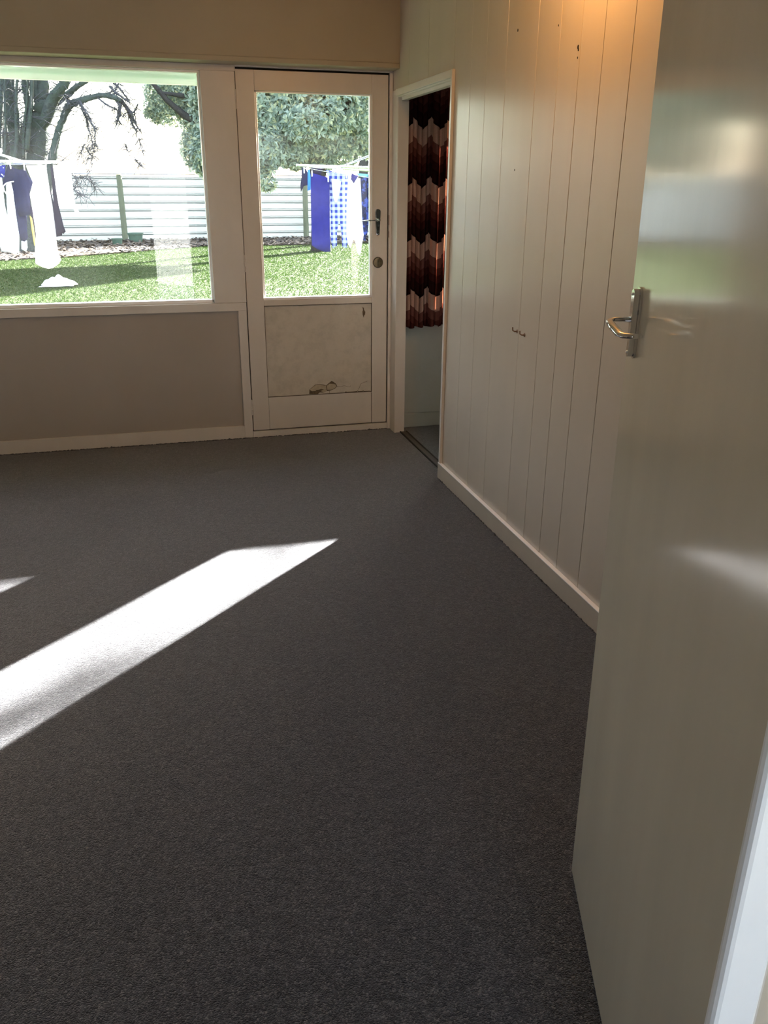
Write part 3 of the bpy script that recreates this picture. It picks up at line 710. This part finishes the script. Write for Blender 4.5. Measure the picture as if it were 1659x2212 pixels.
for k in range(16):
    x0 = rs.uniform(-14, 70); x1 = x0 + rs.uniform(-26, 16); y0 = rs.uniform(300, 360); r0 = rs.uniform(.025, .06); Yk = TY+rs.uniform(-.5, 1.4)
    trunks.append([(x0, y0, Yk, r0), ((x0*2+x1)/3+rs.uniform(-3, 3), y0-60, Yk, r0*.85), ((x0+2*x1)/3+rs.uniform(-3, 3), y0-120, Yk, r0*.7), (x1, y0-200, Yk, r0*.45)])
bm = bmesh.new(); rec = []
for T in trunks: rec.append(limb(bm, T))
link_mesh('trunk', bm, 'bark', dt, smooth=True)
bm = bmesh.new(); rnd = random.Random(11)
def droop(px0, py0, Y, pts, r0):
    L = [(px0, py0, Y, r0)] + [(a, b, Y+rnd.uniform(-.2, .2), r0*(1-.75*(i+1)/len(pts))+.006) for i, (a, b) in enumerate(pts)]
    return limb(bm, L, 6, .06, rnd)
main_tw = [
  (172, 218, [(178, 236), (186, 252), (190, 275), (196, 290)], .045), (180, 232, [(192, 250), (200, 270), (207, 284)], .025),
  (186, 250, [(204, 275), (205, 300), (203, 322)], .018), (250, 211, [(258, 228), (257, 250), (252, 268)], .05), (257, 240, [(254, 256), (262, 268)], .03),
  (262, 218, [(275, 234), (284, 246), (290, 262), (302, 282)], .045), (275, 234, [(280, 250), (287, 270), (296, 285)], .04), (236, 186, [(250, 200), (270, 214), (280, 222)], .03),
  (212, 212, [(230, 226), (250, 236), (262, 248)], .02), (228, 160, [(246, 178), (262, 196), (278, 216)], .03), (245, 208, [(252, 188), (262, 170)], .025),
  (284, 246, [(292, 238), (298, 226)], .02), (196, 290, [(200, 312), (204, 330)], .014), (150, 228, [(146, 214), (150, 208)], .04),
  (150, 375, [(170, 384), (185, 380), (198, 368)], .014), (170, 384, [(165, 395), (160, 410)], .012), (175, 382, [(190, 388), (200, 396), (206, 410)], .012), (160, 410, [(175, 420), (186, 426)], .012),
  (185, 318, [(192, 330), (200, 340), (190, 342)], .02), (182, 312, [(178, 322), (175, 332)], .02), (300, 298, [(303, 312), (308, 325)], .014), (272, 312, [(274, 322), (279, 330)], .012),
  (292, 344, [(300, 354), (306, 360)], .02),
]
for (a, b, P_, r) in main_tw:
    o_, rr_ = droop(a, b, TY-1.0, P_, r)
    for q in o_[1:]:
        for _ in range(3):
            if rnd.random() < .75:
                d = Vector((rnd.uniform(-.24, .24), rnd.uniform(-.15, .15), rnd.uniform(-.26, .10)))
                e = Vector((rnd.uniform(-.06, .06), 0, rnd.uniform(-.10, .04)))
                tube(bm, [q, q+d*.35+Vector((0, 0, .03)), q+d*.7+e*.5, q+d+e], [.008, .007, .006, .004], 4)
for (out, rr) in rec:
    for q, r in zip(out, rr):
        if q.z < 1.6: continue
        for _ in range(3 if r > .1 else 2):
            if rnd.random() < .55:
                a = rnd.uniform(0, 6.28); d = Vector((math.cos(a), math.sin(a)*.6, rnd.uniform(-.5, .9)))*rnd.uniform(.2, .8)
                tube(bm, [q, q+d*.5+Vector((0, 0, rnd.uniform(-.06, .1))), q+d], [.010, .007, .004], 4)
tw = link_mesh('twigs', bm, 'twig', dt); tw['kind'] = 'stuff'

# shrubby evergreens further left, seen only as reflections in the gloss door
# broad-leaved evergreen
EY = 16.5
et = empty('evergreen_tree', (at(692, 500, EY).x, EY+.6, GZ)); tag(et, 'dense broad-leaved evergreen tree overhanging the iron fence', 'tree')
bm = bmesh.new()
X0 = at(692, 500, EY+.6).x
tube(bm, [(X0, EY+.6, GZ), (X0+.02, EY+.6, 1.0), (X0-.05, EY+.55, 1.9), (X0-.2, EY+.5, 3.0), (X0-.3, EY+.5, 4.5)], [.26, .22, .20, .15, .06], 10)
limb(bm, [(690, 372, EY+.5, .13), (678, 352, EY+.5, .12), (660, 330, EY+.3, .10), (640, 290, EY, .09), (600, 240, EY, .06), (540, 180, EY, .05)])
limb(bm, [(700, 372, EY+.5, .12), (712, 340, EY+.5, .11), (728, 300, EY+.4, .10), (748, 250, EY+.2, .10), (760, 190, EY, .07)])
limb(bm, [(560, 300, EY+.8, .10), (480, 282, EY+.8, .10), (420, 262, EY+.8, .085), (370, 225, EY+.8, .07), (330, 180, EY+.8, .05)], 7)
limb(bm, [(470, 240, EY+.8, .08), (420, 214, EY+.8, .06), (380, 205, EY+.8, .05), (340, 200, EY+.8, .03)], 7)
link_mesh('trunk', bm, 'bark_dark', et, smooth=True)
bm = bmesh.new(); rnd = random.Random(21)
def rosette(c, nrm, n, ln):
    nrm = nrm.normalized(); a = Vector((0, 0, 1)).cross(nrm)
    if a.length < .1: a = Vector((1, 0, 0))
    a.normalize(); b = nrm.cross(a)
    for k in range(n):
        th = 2*math.pi*k/n + rnd.uniform(-.3, .3); d = (a*math.cos(th)+b*math.sin(th))*.85 + nrm*rnd.uniform(.05, .7); d.normalize()
        sd_ = d.cross(nrm); sd_.normalize(); l = ln*rnd.uniform(.7, 1.2); w_ = l*.20
        v0 = bm.verts.new(c); v1 = bm.verts.new(c+d*l*.5+sd_*w_+nrm*.01); v2 = bm.verts.new(c+d*l-nrm*l*.12); v3 = bm.verts.new(c+d*l*.5-sd_*w_+nrm*.01)
        bm.faces.new((v0, v1, v2, v3))
# crown blobs: (px, py, depth, radius px-wide, radius px-high)
blobs = [(590, 240, EY, 62, 60), (650, 205, EY+.3, 75, 60), (720, 230, EY, 60, 58), (575, 320, EY-.3, 40, 42), (625, 310, EY, 48, 42), (690, 300, EY+.2, 50, 38), (745, 290, EY+.3, 28, 40),
         (780, 230, EY+.2, 34, 60), (600, 170, EY+.6, 80, 60), (720, 165, EY+.5, 80, 60), (540, 260, EY+.4, 50, 60), (700, 260, EY-.4, 40, 34), (660, 270, EY-.5, 46, 30), (640, 345, EY+.2, 36, 16), (560, 362, EY-.2, 22, 14),
         (575, 395, EY-.4, 18, 12), (700, 345, EY+.4, 30, 12), (748, 340, EY+.5, 22, 18), (490, 305, EY+.6, 50, 45), (455, 335, EY+.7, 40, 40), (500, 240, EY+.6, 55, 60), (450, 270, EY+.9, 40, 50), (520, 180, EY+.8, 60, 60), (640, 250, EY+1.6, 110, 90), (740, 240, EY+1.6, 70, 90), (480, 200, EY+.8, 70, 80), (520, 320, EY+.4, 40, 50), (800, 300, EY+.6, 30, 40)]
for (px, py, Y, rx, rz) in blobs:
    n = int(rx*rz*.15)
    c = at(px, py, Y); m_ = (Y+5)/1790
    for k in range(n):
        v = Vector((rnd.gauss(0, 1), rnd.gauss(0, 1), rnd.gauss(0, 1))).normalized()
        rad = rnd.uniform(.72, 1.0)
        p = Vector((c.x+v.x*rx*m_*rad, c.y+v.y*rx*m_*.55*rad, c.z+v.z*rz*m_*rad))
        rosette(p, v+Vector((rnd.uniform(-.5, .5), rnd.uniform(-.8, .2), rnd.uniform(-.2, .7))), 6, .17)
dark = [(372, 205, EY+1.2, 56, 34), (365, 236, EY+1.2, 50, 30), (415, 200, EY+1.2, 40, 50), (420, 265, EY+1.0, 26, 45), (410, 320, EY+.8, 22, 34), (440, 320, EY+.8, 30, 45), (335, 245, EY+1.2, 22, 14), (350, 188, EY+1.3, 26, 14), (425, 355, EY+.8, 18, 16)]
for (px, py, Y, rx, rz) in dark:
    n = int(rx*rz*.34); c = at(px, py, Y); m_ = (Y+5)/1790
    for k in range(n):
        v = Vector((rnd.gauss(0, 1), rnd.gauss(0, 1), rnd.gauss(0, 1))).normalized(); rad = rnd.random()**.4
        p = Vector((c.x+v.x*rx*m_*rad, c.y+v.y*rx*m_*.5*rad, c.z+v.z*rz*m_*rad))
        rosette(p, v, 5, .095)
lf = link_mesh('foliage', bm, 'leaf', et); lf['kind'] = 'stuff'

for (tx, ty, lab) in [(-9.5, 19.5, 'rounded evergreen shrub tree left of the bare tree, outside the picture'), (-13.5, 17.5, 'rounded evergreen shrub tree farthest left along the fence, outside the picture')]:
    hd = empty('shrub_tree', (tx, ty, GZ)); tag(hd, lab, 'tree', 'shrub trees along the fence')
    bm = bmesh.new(); tube(bm, [(tx, ty, GZ), (tx+.1, ty, 1.2), (tx, ty, 2.6)], [.16, .13, .08], 8); link_mesh('trunk', bm, 'bark_dark', hd)
    bm = bmesh.new()
    for k in range(1500):
        v = Vector((rnd.gauss(0, 1), rnd.gauss(0, 1), rnd.gauss(0, 1))).normalized(); q_ = rnd.uniform(.7, 1)
        rosette(Vector((tx+v.x*2.1*q_, ty+v.y*1.6*q_, 2.9+v.z*2.1*q_)), v, 5, .26)
    lf = link_mesh('foliage', bm, 'leaf', hd); lf['kind'] = 'stuff'
# second dark trunk at the right of the glazed door
st = empty('dark_tree', (at(790, 520, 21).x, 21, GZ)); tag(st, 'dark slender tree trunk behind the washing at the right', 'tree')
bm = bmesh.new(); limb(bm, [(779, 525, 21, .2), (781, 450, 21, .17), (784, 380, 21, .16), (788, 330, 21, .15), (795, 280, 21, .14), (800, 200, 21, .12), (806, 100, 21, .07)])
link_mesh('trunk', bm, 'bark_dark', st, smooth=True)

# tall thin tree beyond the right of the picture, its crown across the low sun
gt = empty('garden_tree', (9.6, 9.3, GZ)); tag(gt, 'tall thin-leaved garden tree right of the house, outside the picture', 'tree')
bm = bmesh.new(); rnd = random.Random(31); DSUN = 12.6
tube(bm, [(9.6, 9.3, GZ), (9.65, 9.3, 2.0), (9.55, 9.3, 4.0), (9.6, 9.35, 6.5), (9.6, 9.3, 8.2)], [.16, .13, .11, .07, .03], 8)
for k in range(26):
    z = rnd.uniform(4.6, 7.8); a = rnd.uniform(0, 6.28); l = rnd.uniform(.8, 2.0)
    tube(bm, [(9.6, 9.3, z), (9.6+math.cos(a)*l*.6, 9.3+math.sin(a)*l*.6, z+.3), (9.6+math.cos(a)*l, 9.3+math.sin(a)*l, z+.4)], [.04, .025, .01], 5)
link_mesh('trunk', bm, 'bark_dark', gt)
bm = bmesh.new()
for k in range(900):
    a = rnd.uniform(0, 6.28); r_ = 2.2*math.sqrt(rnd.random()); z = 4.9 + 3.4*rnd.random()**.8
    rosette(Vector((9.6+r_*math.cos(a), 9.3+r_*math.sin(a), z)), Vector((rnd.gauss(0, 1), rnd.gauss(0, 1), rnd.gauss(0, 1))), 5, .14)
lf = link_mesh('foliage', bm, 'leaf', gt); lf['kind'] = 'stuff'

# ------------------------------------------------------------------ washing lines
def hoist(name, cx, cy, tips, label, zl):
    h = empty(name, (cx, cy, GZ)); tag(h, label, 'clothesline', 'rotary clotheslines on the lawn')
    bm = bmesh.new(); tube(bm, [(cx, cy, GZ), (cx, cy, zl-.25), (cx, cy, zl+.3)], [.028, .026, .022], 12); link_mesh('pole', bm, 'steel', h)
    for tx, ty, tz in tips:
        bm = bmesh.new(); tube(bm, [(cx, cy, zl-.02), (tx, ty, tz)], .018, 8); link_mesh('arm', bm, 'steel', h)
    bm = bmesh.new()
    n = len(tips)
    for f in (.97, .75, .5):
        for i in range(n):
            a = Vector(tips[i]); b = Vector(tips[(i+1) % n]); c = Vector((cx, cy, zl-.02))
            pa = c+(a-c)*f; pb = c+(b-c)*f; mid = (pa+pb)/2-Vector((0, 0, .03))
            tube(bm, [pa, mid, pb], .0035, 5)
    ln = link_mesh('line', bm, 'steel', h); return h
LZ0 = 1.70
a1 = at(53, 351, 7.9); a2 = at(-5, 333, 4.6); a3 = at(170, 351, 7.6)
hoist('rotary_clothesline', -4.2, 6.4, [tuple(a1), tuple(at(128, 350, 8.6)), (-5.9, 8.6, 1.74), (-5.4, 4.2, 1.74), (-2.66, 4.4, 1.74)], 'galvanised rotary clothesline carrying the washing seen through the picture window', LZ0)
b1 = at(640, 357, 7.7); b2 = at(810, 369, 10.6)
hoist('rotary_clothesline', 2.55, 8.2, [tuple(b1), (2.6, 10.8, 1.72), (4.4, 8.6, 1.72), (1.9, 6.2, 1.75), tuple(at(735, 360, 7.4))], 'galvanised rotary clothesline carrying the washing seen through the glazed door', LZ0)
bm = bmesh.new(); tube(bm, [at(640, 357, 7.7), at(800, 369, 8.2)], .014, 8); tube(bm, [at(735, 361, 7.8), at(805, 334, 6.4)], .014, 8)
tube(bm, [at(655, 362, 7.62), at(700, 370, 7.62), at(800, 384, 7.62)], .004, 5)
o = link_mesh('line_spreader', bm, 'steel'); 
o.parent = bpy.data.objects['rotary_clothesline.001']; o.location = WPOS[o.name] - WPOS['rotary_clothesline.001']
bm = bmesh.new(); tube(bm, [at(-60, 316, 6.2), at(55, 351, 7.9)], .016, 8); tube(bm, [at(-30, 352, 7.75), at(55, 352, 7.75), at(128, 350, 7.75)], .011, 7); tube(bm, [at(-30, 356, 7.69), at(60, 355, 7.69), at(150, 351, 7.70)], .004, 5)
o = link_mesh('line_spreader', bm, 'steel'); o.parent = bpy.data.objects['rotary_clothesline']; o.location = WPOS[o.name] - WPOS['rotary_clothesline']

M['navy'] = m_cloth('navy_cloth', (.022, .024, .055), .2, .12)
M['blackcloth'] = m_cloth('black_purple_cloth', (.022, .019, .035), .2, .1)
M['royal'] = m_cloth('royal_blue_towel', (.022, .024, .17), .12, .2)
M['paleblue'] = m_cloth('pale_blue_cloth', (.55, .63, .66), .08, .35)
M['whitecotton'] = m_cloth('white_cotton', (.80, .79, .76), .03, .45)
M['skyblue'] = m_cloth('sky_blue_cloth', (.06, .26, .55), .1, .25)
M['teal'] = m_cloth('teal_cloth', (.15, .42, .48), .1, .25)
M['yellow'] = m_cloth('yellow_cloth', (.42, .34, .12), .1, .3)
M['gingham'] = m_cloth('blue_gingham', (.02, .035, .24), .1, .12, 'check', (.34, .42, .58), 13)
M['dots'] = m_cloth('blue_dotted', (.03, .04, .25), .1, .2, 'spots', (.75, .78, .85), 26)
M['floral'] = m_cloth('blue_floral', (.04, .06, .24), .1, .2, 'blotch', (.012, .014, .04), 13)
M['print'] = m_cloth('white_print', (.78, .78, .76), .05, .4, 'blotch', (.66, .74, .76), 10)
def garment(name, px, Y, mat, label, cat, folds=.02, kf=22, ztop=None, group=None):
    bm = bmesh.new(); q = [at(a, b, Y) for a, b in px]
    vs = [bm.verts.new((p.x, Y, p.z)) for p in q]; bm.faces.new(vs)
    xs = [p.x for p in q]; zs = [p.z for p in q]
    def cuts(lo, hi, st, ax):
        v = lo+st
        while v < hi:
            co = (v, 0, 0) if ax == 0 else (0, 0, v); no = (1, 0, 0) if ax == 0 else (0, 0, 1)
            bmesh.ops.bisect_plane(bm, geom=list(bm.verts)+list(bm.edges)+list(bm.faces), plane_co=co, plane_no=no, dist=1e-5); v += st
    cuts(min(xs), max(xs), .035, 0); cuts(min(zs), max(zs), .12, 2)
    zt = max(zs); ph = random.uniform(0, 6); sk = random.uniform(-.6, .6)
    for v in bm.verts:
        d = min(1, (zt-v.co.z)/.25)
        x = v.co.x
        v.co.y += folds*d*(math.sin(kf*x+ph+sk*v.co.z)+.5*math.sin(kf*2.3*x+ph*2-v.co.z)) + .012*math.sin(v.co.z*4+ph)
    bmesh.ops.recalc_face_normals(bm, faces=bm.faces)
    bmesh.ops.solidify(bm, geom=list(bm.faces), thickness=.004)
    o = link_mesh(name, bm, mat, smooth=True); tag(o, label, cat, group or 'washing on the lines'); return o
# left line
garment('spotted_blouse', [(-12, 357), (12, 357), (11, 370), (9, 382), (5, 384), (-12, 380)], 7.70, 'dots', 'blue top with white dots at the far left of the line', 'blouse', .01)
garment('trousers', [(-12, 358), (3, 375), (6, 410), (10, 445), (17, 476), (14, 430), (13, 397), (25, 393), (30, 425), (36, 470), (42, 503), (42, 544), (32, 548), (18, 544), (4, 543), (-4, 520), (-12, 470)], 7.72, 'paleblue', 'pale blue white trousers hanging left of the navy top', 'trousers', .012)
ts = garment('tee_shirt', [(18, 355), (24, 358), (32, 364), (44, 367), (50, 365), (53, 360), (58, 374), (66, 386), (71, 392), (70, 404), (64, 414), (65, 432), (66, 446), (68, 462), (63, 464), (52, 466), (44, 468), (40, 463), (34, 445), (30, 420), (24, 394), (16, 396), (9, 406), (14, 419), (8, 412), (6, 398), (10, 376)], 7.62, 'navy', 'navy short sleeved shirt with pale sleeve piping hung by its hem', 'shirt', .010, 16)
bm = bmesh.new(); tube(bm, [at(14, 419, 7.60), at(8, 411, 7.60), at(7, 402, 7.60), at(13, 396, 7.60), at(22, 393, 7.60), at(30, 392, 7.60)], .008, 6); pp = link_mesh('sleeve_piping', bm, 'white_cloth', ts)
garment('leggings', [(26, 394), (34, 440), (41, 464), (58, 466), (59, 500), (61, 514), (54, 522), (46, 520), (42, 508), (36, 470)], 7.70, 'navy', 'navy leggings hanging behind the navy shirt', 'leggings', .012)
garment('shorts', [(46, 521), (58, 520), (59, 535), (56, 544), (46, 538)], 7.76, 'paleblue', 'pale blue garment end showing below the navy leggings', 'shorts', .01)
garment('scarf', [(64, 438), (69, 450), (76, 478), (79, 505), (83, 518), (80, 524), (77, 519), (74, 490), (68, 466)], 7.55, 'blackcloth', 'thin dark scarf hanging beside the white sheet', 'scarf', .005)
garment('yellow_cloth', [(64, 466), (70, 472), (76, 515), (83, 524), (80, 536), (74, 530), (68, 495)], 7.66, 'yellow', 'dull yellow cloth behind the thin dark scarf', 'cloth', .006)
garment('sheet', [(56, 358), (80, 357), (100, 356), (101, 368), (106, 400), (112, 440), (118, 490), (123, 530), (126, 548), (132, 562), (125, 571), (114, 579), (104, 581), (91, 577), (77, 569), (76, 540), (78, 505), (72, 460), (65, 420), (71, 394), (62, 374)], 7.5, 'whitecotton', 'long white sheet hanging almost to the grass', 'sheet', .015, 12)
garment('towel', [(114, 355), (152, 362), (155, 390), (159, 425), (163, 446), (172, 460), (164, 466), (158, 448), (140, 446), (128, 450), (120, 400)], 7.66, 'whitecotton', 'white towel at the right end of the left washing line', 'towel', .012)
garment('dark_trousers', [(110, 362), (113, 359), (116, 374), (119, 390), (121, 410), (124, 430), (128, 450), (133, 470), (138, 490), (142, 500), (137, 505), (134, 504), (134, 509), (128, 510), (122, 512), (118, 480), (113, 440), (105, 395), (101, 370), (108, 405), (116, 437), (113, 405)], 7.58, 'blackcloth', 'dark purple black trousers right of the long white sheet', 'trousers', .008)
# right line
garment('singlet', [(651, 363), (657, 362), (661, 366), (664, 372), (664, 400), (656, 402), (650, 415), (649, 400), (651, 385)], 7.70, 'navy', 'small navy singlet at the left end of the right line', 'singlet', .008)
garment('blue_cloth', [(664, 366), (669, 366), (671, 385), (671, 410), (664, 412), (664, 390)], 7.72, 'skyblue', 'bright sky blue cloth beside the small navy singlet', 'cloth', .008)
garment('black_blouse', [(672, 362), (684, 364), (696, 361), (695, 372), (692, 380), (674, 378)], 8.1, 'blackcloth', 'black top hanging behind the royal blue towel', 'blouse', .008)
garment('royal_towel', [(672, 373), (690, 378), (712, 385), (713, 430), (713, 490), (714, 544), (701, 544), (685, 538), (673, 530), (672, 470), (671, 420)], 7.62, 'royal', 'long royal blue towel on the right line', 'towel', .012, 14)
garment('pyjama_trousers', [(704, 367), (728, 372), (752, 377), (751, 410), (749, 460), (749, 536), (739, 533), (738, 508), (734, 470), (728, 500), (728, 531), (718, 537), (714, 520), (714, 450), (711, 388)], 7.66, 'gingham', 'blue and white checked pyjama trousers right of the royal blue towel', 'pyjamas', .012)
garment('white_shirt', [(716, 386), (730, 388), (737, 392), (735, 410), (729, 436), (725, 440), (720, 425)], 7.58, 'whitecotton', 'white shirt in front of the checked pyjama trousers', 'shirt', .006)
garment('nightdress', [(752, 385), (765, 386), (778, 385), (780, 430), (782, 470), (785, 508), (781, 530), (777, 552), (772, 545), (768, 520), (763, 518), (757, 537), (751, 525), (748, 500), (749, 440)], 7.60, 'print', 'white printed nightdress between the checked pyjamas and floral dress', 'nightdress', .012)
garment('blue_pants', [(759, 374), (767, 378), (774, 380), (764, 396), (758, 388)], 7.56, 'royal', 'small royal blue pants pegged above the nightdress', 'underwear', .004)
garment('teal_skirt', [(768, 374), (782, 375), (795, 376), (795, 382), (786, 384), (776, 380)], 7.64, 'teal', 'teal waistband folded over the right line', 'skirt', .004)
garment('floral_dress', [(778, 382), (796, 377), (797, 430), (797, 480), (794, 505), (789, 521), (785, 518), (783, 480), (781, 440)], 7.68, 'floral', 'mottled navy blue dress at the right end of the right line', 'dress', .010)
# pegs
for (px, py, lab) in [(657, 367, 'white clothes peg on the small navy singlet'), (674, 374, 'white clothes peg on the left corner of the royal blue towel'), (709, 386, 'white clothes peg on the right corner of the royal blue towel'), (748, 378, 'white clothes peg on the checked pyjama trousers'), (22, 357, 'white clothes peg on the left shoulder of the navy shirt'), (52, 360, 'white clothes peg on the right shoulder of the navy shirt')]:
    p = at(px, py, 7.585); bm = bmesh.new()
    bbox(bm, p.x-.007, p.x-.001, 7.575, 7.60, p.z-.045, p.z+.035, .002); bbox(bm, p.x+.001, p.x+.007, 7.575, 7.60, p.z-.045, p.z+.035, .002); bbox(bm, p.x-.008, p.x+.008, 7.582, 7.592, p.z-.004, p.z+.004)
    o = link_mesh('clothes_peg', bm, 'white_cloth'); tag(o, lab, 'peg', 'clothes pegs on the washing lines')
